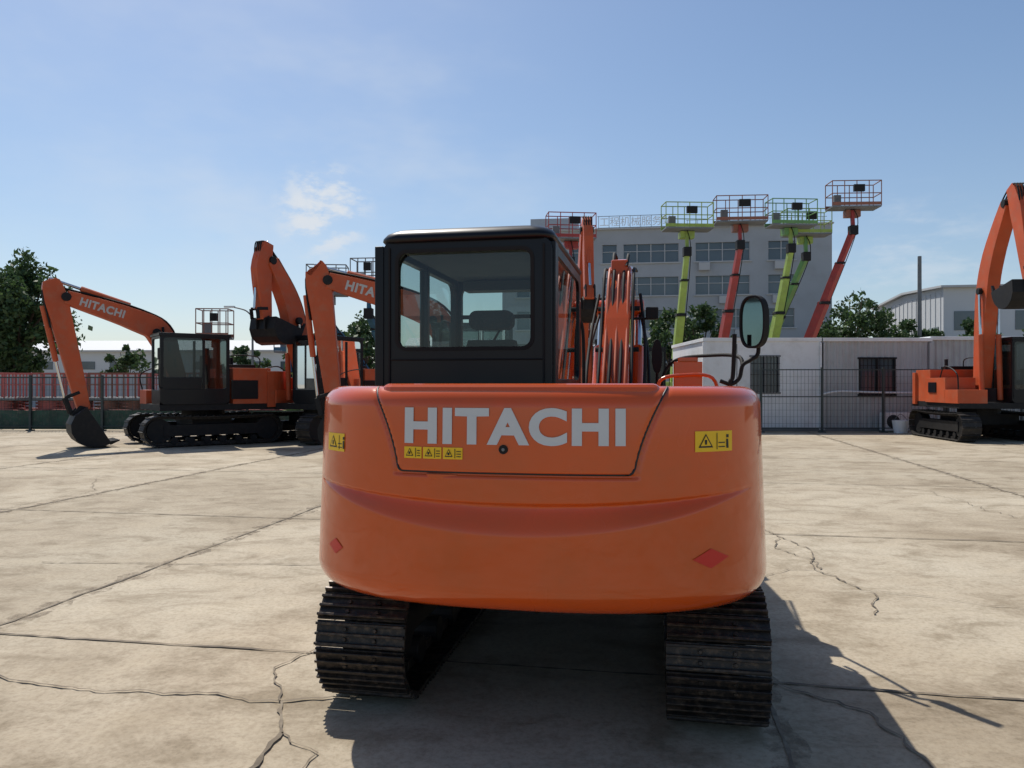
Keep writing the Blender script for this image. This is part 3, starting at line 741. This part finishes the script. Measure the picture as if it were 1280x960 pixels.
# ================================================================== BUILDINGS
def block(name,loc,yaw,L,depth,h,floors,wins,mat,z0=.9,parapet=.8,wh=.5):
    e=empty(name,loc,yaw); w=P(); g=P(); fr=P()
    fh=(h-parapet)/floors
    for f in range(floors):
        zb=f*fh; s0=zb+fh*.28; s1=zb+fh*(.28+wh)
        w.box((L/2,.15,(zb+s0)/2),(L,.3,s0-zb),mat); w.box((L/2,.15,(s1+zb+fh)/2),(L,.3,zb+fh-s1),mat)
        cur=0
        for (a,b) in wins:
            w.box(((cur+a)/2,.15,(s0+s1)/2),(a-cur,.3,s1-s0),mat); cur=b
            g.box(((a+b)/2,.2,(s0+s1)/2),(b-a,.03,s1-s0),WGLASS)
            n=max(1,int(round((b-a)/1.1)))
            for k in range(n+1): fr.box((a+(b-a)*k/n,.14,(s0+s1)/2),(.07,.06,s1-s0),FRAMEW)
            fr.box(((a+b)/2,.145,s0+(s1-s0)*.62),(b-a,.05,.05),FRAMEW)
            fr.box(((a+b)/2,-.05,s0-.05),(b-a+.3,.15,.09),FRAMEW)
            if random.random()<.5: q=a+random.uniform(.3,b-a-.6); fr.box((q,-.25,s0-.45),(.85,.35,.6),FRAMEW)
        w.box(((cur+L)/2,.15,(s0+s1)/2),(L-cur,.3,s1-s0),mat)
    w.box((L/2,.15,h-parapet/2),(L,.3,parapet),mat)
    w.box((.15,depth/2+.15,h/2),(.3,depth-.3,h),mat); w.box((L-.15,depth/2+.15,h/2),(.3,depth-.3,h),mat)
    w.box((L/2,depth,h/2),(L,.3,h),mat); w.box((L/2,depth/2,h-parapet),(L-.6,depth-.6,.2),mat)
    w.build('walls',e); g.build('windows',e); fr.build('window_frames',e)
    c=P(); c.box((L/2,-.02,h+.04),(L+.2,.45,.1),FRAMEW); c.build('coping',e)
    return e
ob=block('office_building',(-.8,63.5,0),-.14,26,14,14.1,5,[(1.2,4.5),(5.6,7.2),(8.2,9.4),(9.9,14.3),(15.6,19.8),(21.2,23.2)],CONCB,wh=.56)
p=P()
try:
    sv,sf=text_mesh('工程机械服务站',.0)
    p.add([(8.0+5.8*x,.35,14.45+.75*y) for x,y in sv],sf,WHITEP)
except Exception as exn:
    for k in range(7): p.box((8.2+.8*k,.4,14.7),(.5,.08,.6),WHITEP)
p.box((10.9,.45,14.35),(6.2,.05,.05),GREYP); p.box((10.9,.45,15.3),(6.2,.04,.04),GREYP)
for k in range(8): p.box((7.9+.85*k,.48,14.7),(.04,.04,1.2),GREYP)
p.build('roof_sign',ob)
p=P()
for k in range(14): p.box((15+.8*k,.3,14.4),(.03,.03,.7),GREYP)
p.box((20.3,.3,14.75),(10.8,.03,.03),GREYP); p.build('roof_railing',ob)
p=P(); p.box((4,5,14.8),(4,4,2),CONCB); p.build('stair_head',ob)
def shed(name,loc,yaw,L,depth,h,ridge,mat,endwin=False):
    e=empty(name,loc,yaw); p=P()
    p.prism([(0,0),(depth,0),(depth,h),(depth/2,h+ridge),(0,h)],'x',0,L,mat)
    p.build('walls',e); q=P()
    q.prism([(-.4,h-.02),(depth/2,h+ridge+.05),(depth+.4,h-.02),(depth+.4,h+.13),(depth/2,h+ridge+.22),(-.4,h+.13)],'x',-.3,L+.3,FRAMEW); q.build('roof',e)
    r=P(); n=int(L/4)
    for k in range(n): r.box((2+4*k,-.02,h*.72),(2.6,.06,h*.16),WGLASS)
    for k in range(int(L/1.0)): r.box((k+.5,-.02,h*.35),(.05,.05,h*.4),mat)
    if endwin:
        for k in range(int(depth/3.2)): r.box((-.02,1.8+3.2*k,h*.62),(.06,1.8,1.0),WGLASS)
        for k in range(int(depth)): r.box((-.02,.5+k,h*.5),(.05,.04,h*.96),mat)
    r.build('windows',e)
shed('warehouse_building',(30.9,55,0),math.radians(-9.6),34,16.2,8.5,.35,WHITEB,True)
shed('warehouse_building',(-62,72,0),-.03,46,14,4.6,1.2,WHITEB)
shed('warehouse_building',(-13,95,0),.05,30,14,6.2,1.3,CONCB)
shed('warehouse_building',(45,110,0),-.1,50,14,5.4,1.2,CONCB)
pl=P(); pl.cyl((26.8,50.5,0),(26.8,50.5,10.0),.15,GREYP,10,r1=.12); pl.build('steel_pole')
sl=P(); sl.cyl((0,0,0),(0,0,5.6),.09,GREYP,10,r1=.05); sl.tube([(0,0,5.5),(-.4,0,5.9),(-1.1,0,6.1)],.04,GREYP); sl.box((-1.35,0,6.12),(.6,.2,.1),WHITEP); sl=sl.build('street_lamp'); sl.location=(-15.2,45,0)
bw_=P(); bw_.box((-20,40,1.0),(44,.25,2.0),CONCB); bw_.box((-20,40,2.05),(44.1,.35,.1),FRAMEW); bw_.build('boundary_wall')
bw_=P(); bw_.box((24,44,1.0),(40,.25,2.0),CONCB); bw_.box((24,44,2.05),(40.1,.35,.1),FRAMEW); bw_.build('boundary_wall')

# ================================================================== TREES
def tree(x,y,h,r,seed,leaf=LEAF,n=60,per=90,ls=.16,name='tree'):
    rnd=random.Random(seed); e=empty(name,(x,y,0))
    t=P(); th=h*.45
    t.cyl((0,0,0),(rnd.uniform(-.1,.1),0,th),.03*h,BARK,10,r1=.018*h)
    for k in range(8):
        a=rnd.uniform(0,6.28); rr=r*rnd.uniform(.3,.75); z=th+(h-th)*rnd.uniform(.2,.85)
        b=(rr*math.cos(a),rr*math.sin(a),z); t.cyl((0,0,th*rnd.uniform(.7,1)),b,.011*h,BARK,7,r1=.004*h)
    t.build('trunk_and_limbs',e)
    vs=[];fs=[]
    for c in range(n):
        while True:
            q=Vector((rnd.uniform(-1,1),rnd.uniform(-1,1),rnd.uniform(-1,1)))
            if .3<q.length<1: break
        zc=h*.60; cz=h*.40
        taper=1-.35*max(0,q.z)
        cc=Vector((q.x*r*taper,q.y*r*taper,zc+q.z*cz)); cr=r*rnd.uniform(.16,.34)
        for l in range(per):
            d=Vector((rnd.gauss(0,1),rnd.gauss(0,1),rnd.gauss(0,.75)))
            d=d.normalized()*(cr*rnd.random()**.45); pc=cc+d
            u=Vector((rnd.gauss(0,1),rnd.gauss(0,1),rnd.gauss(0,1))).normalized(); v=u.cross(Vector((rnd.gauss(0,1),rnd.gauss(0,1),rnd.gauss(0,1)))).normalized()
            s=ls*rnd.uniform(.6,1.3); o=len(vs)
            vs+=[pc-u*s,pc+v*s*.55,pc+u*s,pc-v*s*.55]; fs.append((o,o+1,o+2,o+3))
    me=bpy.data.meshes.new('foliage'); me.from_pydata([tuple(v) for v in vs],[],fs); me.materials.append(leaf)
    o=bpy.data.objects.new('foliage',me); S.collection.objects.link(o); o.parent=e
tree(-27.0,42,8.7,2.7,1,n=110,per=110,ls=.15)
tree(-30.5,44,8.3,2.7,2,n=80,per=100,ls=.15)
tree(-23.6,47,4.0,1.3,12,n=40,per=70,ls=.13)
for (x,y,h,r,sd) in((9.3,45,6.0,1.7,3),(11.3,46,6.2,1.8,4),(21.3,48,7.6,2.2,5),(23.6,49,6.0,1.9,6),(25.4,50,5.6,1.5,7),(27.6,51,5.5,1.5,8),(29.6,49,6.2,1.4,9),
    (-10.6,46,5.0,1.9,10),(-8.4,44,5.6,1.9,11),(-13.5,50,4.4,1.6,13),(-18,52,4.2,1.5,14),(19.3,47,5.2,1.6,15),(7.2,46,5.0,1.6,16),(33.5,48,5.8,1.8,17)):
    tree(x,y,h,r,sd,n=45,per=80,ls=.15)
rnd=random.Random(5); vs=[];fs=[]
for c in range(520):
    a=rnd.uniform(-1.25,1.25); R=rnd.uniform(120,150); cx=R*math.sin(a); cy=R*math.cos(a); hh=rnd.uniform(2.5,6.0)+1.2*math.sin(a*23)
    for l in range(55):
        pc=Vector((cx+rnd.gauss(0,1.6),cy+rnd.gauss(0,1.6),abs(rnd.gauss(0,.45))*hh*.9))
        u=Vector((rnd.gauss(0,1),rnd.gauss(0,1),rnd.gauss(0,1))).normalized(); v=u.cross(Vector((rnd.gauss(0,1),rnd.gauss(0,1),rnd.gauss(0,1)))).normalized(); s=rnd.uniform(.5,1.0); o=len(vs)
        vs+=[tuple(pc-u*s),tuple(pc+v*s*.7),tuple(pc+u*s),tuple(pc-v*s*.7)]; fs.append((o,o+1,o+2,o+3))
me=bpy.data.meshes.new('distant_trees'); me.from_pydata(vs,[],fs); me.materials.append(LEAFD); o=bpy.data.objects.new('distant_trees',me); S.collection.objects.link(o)

# ================================================================== GROUND
gm=bpy.data.materials.new('concrete_yard'); gm.use_nodes=True; nt=gm.node_tree; b=nt.nodes['Principled BSDF']; b.inputs['Roughness'].default_value=.85; b.inputs['Specular IOR Level'].default_value=.3
tc=nt.nodes.new('ShaderNodeTexCoord')
def noise(sc,det=6,ro=.55,vec=None,dist=0):
    n=nt.nodes.new('ShaderNodeTexNoise'); n.inputs['Scale'].default_value=sc; n.inputs['Detail'].default_value=det; n.inputs['Roughness'].default_value=ro; n.inputs['Distortion'].default_value=dist
    nt.links.new(vec or tc.outputs['Object'],n.inputs['Vector']); return n.outputs[0]
def ramp(inp,stops):
    r=nt.nodes.new('ShaderNodeValToRGB'); el=r.color_ramp.elements
    while len(el)<len(stops): el.new(.5)
    for e_,(p_,c_) in zip(el,stops): e_.position=p_; e_.color=(*c_,1)
    nt.links.new(inp,r.inputs[0]); return r.outputs[0]
def mixc(a,b_,f,mode='MIX'):
    m=nt.nodes.new('ShaderNodeMixRGB'); m.blend_type=mode
    if isinstance(f,float): m.inputs[0].default_value=f
    else: nt.links.new(f,m.inputs[0])
    for k,v in((1,a),(2,b_)):
        if isinstance(v,tuple): m.inputs[k].default_value=(*v,1)
        else: nt.links.new(v,m.inputs[k])
    return m.outputs[0]
mp=nt.nodes.new('ShaderNodeMapping'); mp.inputs['Rotation'].default_value=(0,0,math.radians(10)); mp.inputs['Scale'].default_value=(.8,1.25,1); nt.links.new(tc.outputs['Object'],mp.inputs[0])
base=ramp(noise(.45,6,.66,dist=.4),[(.32,(.295,.238,.165)),(.48,(.42,.355,.262)),(.68,(.49,.43,.33))])
sp=ramp(noise(2.0,7,.74,mp.outputs[0],.5),[(.36,(.62,.59,.54)),(.50,(.98,.98,.98)),(.72,(1.10,1.10,1.08))]); c=mixc(base,sp,.85,'MULTIPLY')
gr=ramp(noise(30,5,.8),[(.34,(.68,.65,.61)),(.55,(1.04,1.04,1.04))]); c=mixc(c,gr,.7,'MULTIPLY')
dk=ramp(noise(1.1,6,.75,dist=.8),[(.54,(0,0,0)),(.66,(1,1,1))]); c=mixc(c,(.245,.195,.13),mixc((0,0,0),dk,.5))
geo=nt.nodes.new('ShaderNodeNewGeometry'); isl=ramp(geo.outputs['Random Per Island'],[(0,(.86,.85,.83)),(1,(1.06,1.06,1.06))]); c=mixc(c,isl,1.0,'MULTIPLY')
nt.links.new(c,b.inputs['Base Color'])
bp=nt.nodes.new('ShaderNodeBump'); bp.inputs['Strength'].default_value=.45; bp.inputs['Distance'].default_value=.008; nt.links.new(noise(30,5,.8),bp.inputs['Height']); nt.links.new(bp.outputs[0],b.inputs['Normal'])
g=P(); g.add([(-1500,-1500,0),(1500,-1500,0),(1500,1500,0),(-1500,1500,0)],[(0,1,2,3)],gm); g.build('ground')
sm=bpy.data.materials.new('joint_stain'); sm.use_nodes=True; nt=sm.node_tree; b=nt.nodes['Principled BSDF']; b.inputs['Base Color'].default_value=(.21,.165,.115,1); b.inputs['Roughness'].default_value=.95
tc=nt.nodes.new('ShaderNodeTexCoord'); nf=noise(6,5,.78); rr_=ramp(nf,[(.46,(0,0,0)),(.66,(.75,.75,.75))]); nt.links.new(rr_,b.inputs['Alpha'])
ang=math.radians(10); V=Vector((math.sin(ang),math.cos(ang))); U=Vector((math.cos(ang),-math.sin(ang)))
jr=random.Random(11)
def strip(part,pts,w,jit,mat,z,step=.12,halo=None):
    path=[]
    for i in range(len(pts)-1):
        a=Vector(pts[i]);b_=Vector(pts[i+1]); n=max(1,int((b_-a).length/step))
        for k in range(n): path.append(a.lerp(b_,k/n))
    path.append(Vector(pts[-1])); off=0; vs=[];fs=[];hv=[]
    for i,q in enumerate(path):
        d=(path[min(i+1,len(path)-1)]-path[max(i-1,0)]).normalized(); nn=Vector((-d.y,d.x))
        off=off*.82+jr.gauss(0,jit); ww=w*jr.uniform(.3,1.4)
        c_=q+nn*off; vs+=[(c_.x+nn.x*ww/2,c_.y+nn.y*ww/2,z),(c_.x-nn.x*ww/2,c_.y-nn.y*ww/2,z)]
        hw=(halo or 0)*jr.uniform(.4,1.3); hv+=[(c_.x+nn.x*hw/2,c_.y+nn.y*hw/2,.007),(c_.x-nn.x*hw/2,c_.y-nn.y*hw/2,.007)]
    for i in range(len(path)-1): fs.append((2*i,2*i+1,2*i+3,2*i+2))
    part.add(vs,fs,mat)
    if halo: part.add(hv,fs,sm)
def uv(u,v): return tuple(U*u+V*v)
us=(-29,-24.5,-20.2,-16,-12,-7.9,-4.2,.6,5.25,9.6,14,18.5,23,28); vv=(-4.5,0,4.26,8.5,12.9,17.3,21.7,26.1,30.5,35)
sp_=P()
for i in range(len(us)-1):
    for j in range(len(vv)-1):
        sp_.add([(*uv(us[i],vv[j]),.004),(*uv(us[i+1],vv[j]),.004),(*uv(us[i+1],vv[j+1]),.004),(*uv(us[i],vv[j+1]),.004)],[(0,1,2,3)],gm)
sp_.build('concrete_pavement')
jp=P()
for u in us: strip(jp,[uv(u,0),uv(u,34)],.024,.005,CRACK,.010,.10,halo=.20 if abs(u)<13 else None)
for v in vv[2:7]: strip(jp,[uv(-28,v),uv(27,v)],.022,.005,CRACK,.0115,.10)
jp.build('slab_joints')
cp=P()
def crack(pts,w=.02,j=.02,halo=.12): strip(cp,pts,w*.62,j*.8,CRACK2,.014,.05,halo=None)
crack([(-4.2,6.85),(-3.0,6.8),(-1.6,6.75)],.022,.008)
crack([(-4.5,4.5),(-2.8,4.18),(-2.0,3.95),(-1.16,3.84),(-.7,3.9)],.026,.012)
crack([(-1.16,3.84),(-1.05,3.5),(-1.1,3.1),(-1.3,2.6)],.034,.012)
crack([(-1.05,3.5),(-.85,3.3),(-.9,3.0)],.014,.012)
crack([(-1.16,3.84),(-1.3,4.3),(-1.1,4.59),(-1.2,5.2),(-.9,6.2)],.016,.014)
crack([(2.75,8.4),(2.9,7.4),(2.6,6.6),(2.75,5.9),(2.5,5.3)],.022,.018)
crack([(2.75,7.9),(2.55,7.5),(2.7,7.0),(2.6,6.6)],.018,.018)
crack([(2.6,6.6),(2.0,6.3)],.014,.02); crack([(2.75,5.9),(3.4,5.5),(4.2,5.2)],.011,.02)
crack([(1.37,4.1),(1.7,3.7),(1.75,3.2),(2.0,2.6)],.024,.016)
crack([(-7,12.9),(-6.2,11.5),(-6.5,9.6)],.016,.02); crack([(5.3,12.8),(6.2,11.4),(6.0,9.2),(6.8,8.0)],.014,.03)
cp.build('ground_cracks')

# ================================================================== LIGHT
sd=Vector((.33,-.585,-1)).normalized()
L=bpy.data.lights.new('sun','SUN'); L.energy=4.7; L.angle=math.radians(.5); L.color=(1,.95,.87)
lo=bpy.data.objects.new('sun',L); S.collection.objects.link(lo); lo.rotation_euler=sd.to_track_quat('-Z','Y').to_euler(); lo.location=(0,0,40)
el=math.asin(-sd.z); az=math.atan2(-sd.x,-sd.y)
w=bpy.data.worlds.new('World'); S.world=w; w.use_nodes=True; nt=w.node_tree; bg=nt.nodes['Background']; bg.inputs[1].default_value=.115
sk=nt.nodes.new('ShaderNodeTexSky'); sk.sky_type='NISHITA'; sk.sun_disc=False; sk.sun_elevation=el; sk.sun_rotation=az; sk.air_density=1.0; sk.dust_density=.8; sk.ozone_density=1.5
tc=nt.nodes.new('ShaderNodeTexCoord')
def wmask(dirv,c0,c1):
    d=nt.nodes.new('ShaderNodeVectorMath'); d.operation='DOT_PRODUCT'; d.inputs[1].default_value=Vector(dirv).normalized(); nt.links.new(tc.outputs['Generated'],d.inputs[0])
    m=nt.nodes.new('ShaderNodeMapRange'); m.interpolation_type='SMOOTHSTEP'; m.inputs['From Min'].default_value=c0; m.inputs['From Max'].default_value=c1; nt.links.new(d.outputs['Value'],m.inputs['Value']); return m.outputs[0]
def wmath(op,a,b_):
    m=nt.nodes.new('ShaderNodeMath'); m.operation=op
    for k,v in((0,a),(1,b_)):
        if isinstance(v,(int,float)): m.inputs[k].default_value=v
        else: nt.links.new(v,m.inputs[k])
    return m.outputs[0]
def wnoise(sc,det,lo_,hi_,scale=(1,1,1)):
    mp=nt.nodes.new('ShaderNodeMapping'); mp.inputs['Scale'].default_value=scale; nt.links.new(tc.outputs['Generated'],mp.inputs[0])
    n=nt.nodes.new('ShaderNodeTexNoise'); n.inputs['Scale'].default_value=sc; n.inputs['Detail'].default_value=det; n.inputs['Roughness'].default_value=.6; nt.links.new(mp.outputs[0],n.inputs['Vector'])
    m=nt.nodes.new('ShaderNodeMapRange'); m.interpolation_type='SMOOTHSTEP'; m.inputs['From Min'].default_value=lo_; m.inputs['From Max'].default_value=hi_; nt.links.new(n.outputs[0],m.inputs['Value']); return m.outputs[0]
f1=wmath('MULTIPLY',wmask((-.245,1,.225),.9975,.9998),wnoise(24,6,.44,.66,(1,1,2)))
f2=wmath('MULTIPLY',wmask((-.22,1,.20),.93,1.0),wnoise(4,4,.35,.75,(1,1,2.5)))
f2=wmath('MULTIPLY',f2,.34)
f3=wmath('MULTIPLY',wmask((-.62,1,.42),.93,1.0),wnoise(5,4,.35,.75,(1,1,2)))
f3=wmath('MULTIPLY',f3,.20)
f4=wmath('MULTIPLY',wmask((.52,1,.13),.992,.9995),wnoise(14,5,.42,.7,(1,1,3))); f4=wmath('MULTIPLY',f4,.35)
f1=wmath('MULTIPLY',f1,.8)
tot=wmath('ADD',wmath('ADD',f1,f2),wmath('ADD',f3,f4)); 
# thin even haze layer that thickens towards the horizon
sxyz=nt.nodes.new('ShaderNodeSeparateXYZ'); nt.links.new(tc.outputs['Generated'],sxyz.inputs[0])
hz=nt.nodes.new('ShaderNodeMapRange'); hz.interpolation_type='SMOOTHSTEP'; hz.inputs['From Min'].default_value=.45; hz.inputs['From Max'].default_value=.0; hz.inputs['To Min'].default_value=.06; hz.inputs['To Max'].default_value=.30; nt.links.new(sxyz.outputs[2],hz.inputs['Value'])
hsn=nt.nodes.new('ShaderNodeHueSaturation'); hsn.inputs['Saturation'].default_value=1.10; nt.links.new(sk.outputs[0],hsn.inputs['Color'])
mh=nt.nodes.new('ShaderNodeMixRGB'); mh.inputs[2].default_value=(3.7,4.7,5.9,1); nt.links.new(hz.outputs[0],mh.inputs[0]); nt.links.new(hsn.outputs[0],mh.inputs[1])
mx=nt.nodes.new('ShaderNodeMixRGB'); mx.inputs[2].default_value=(6.2,6.6,7.1,1)
cl=nt.nodes.new('ShaderNodeClamp'); nt.links.new(tot,cl.inputs[0]); nt.links.new(cl.outputs[0],mx.inputs[0]); nt.links.new(mh.outputs[0],mx.inputs[1]); nt.links.new(mx.outputs[0],bg.inputs[0])
# ================================================================== CAMERA
cd=bpy.data.cameras.new('camera'); cd.lens=27; cd.sensor_width=36; cd.clip_end=4000
co=bpy.data.objects.new('camera',cd); S.collection.objects.link(co); co.location=(0,0,1.6); co.rotation_euler=(math.radians(90),0,0); S.camera=co
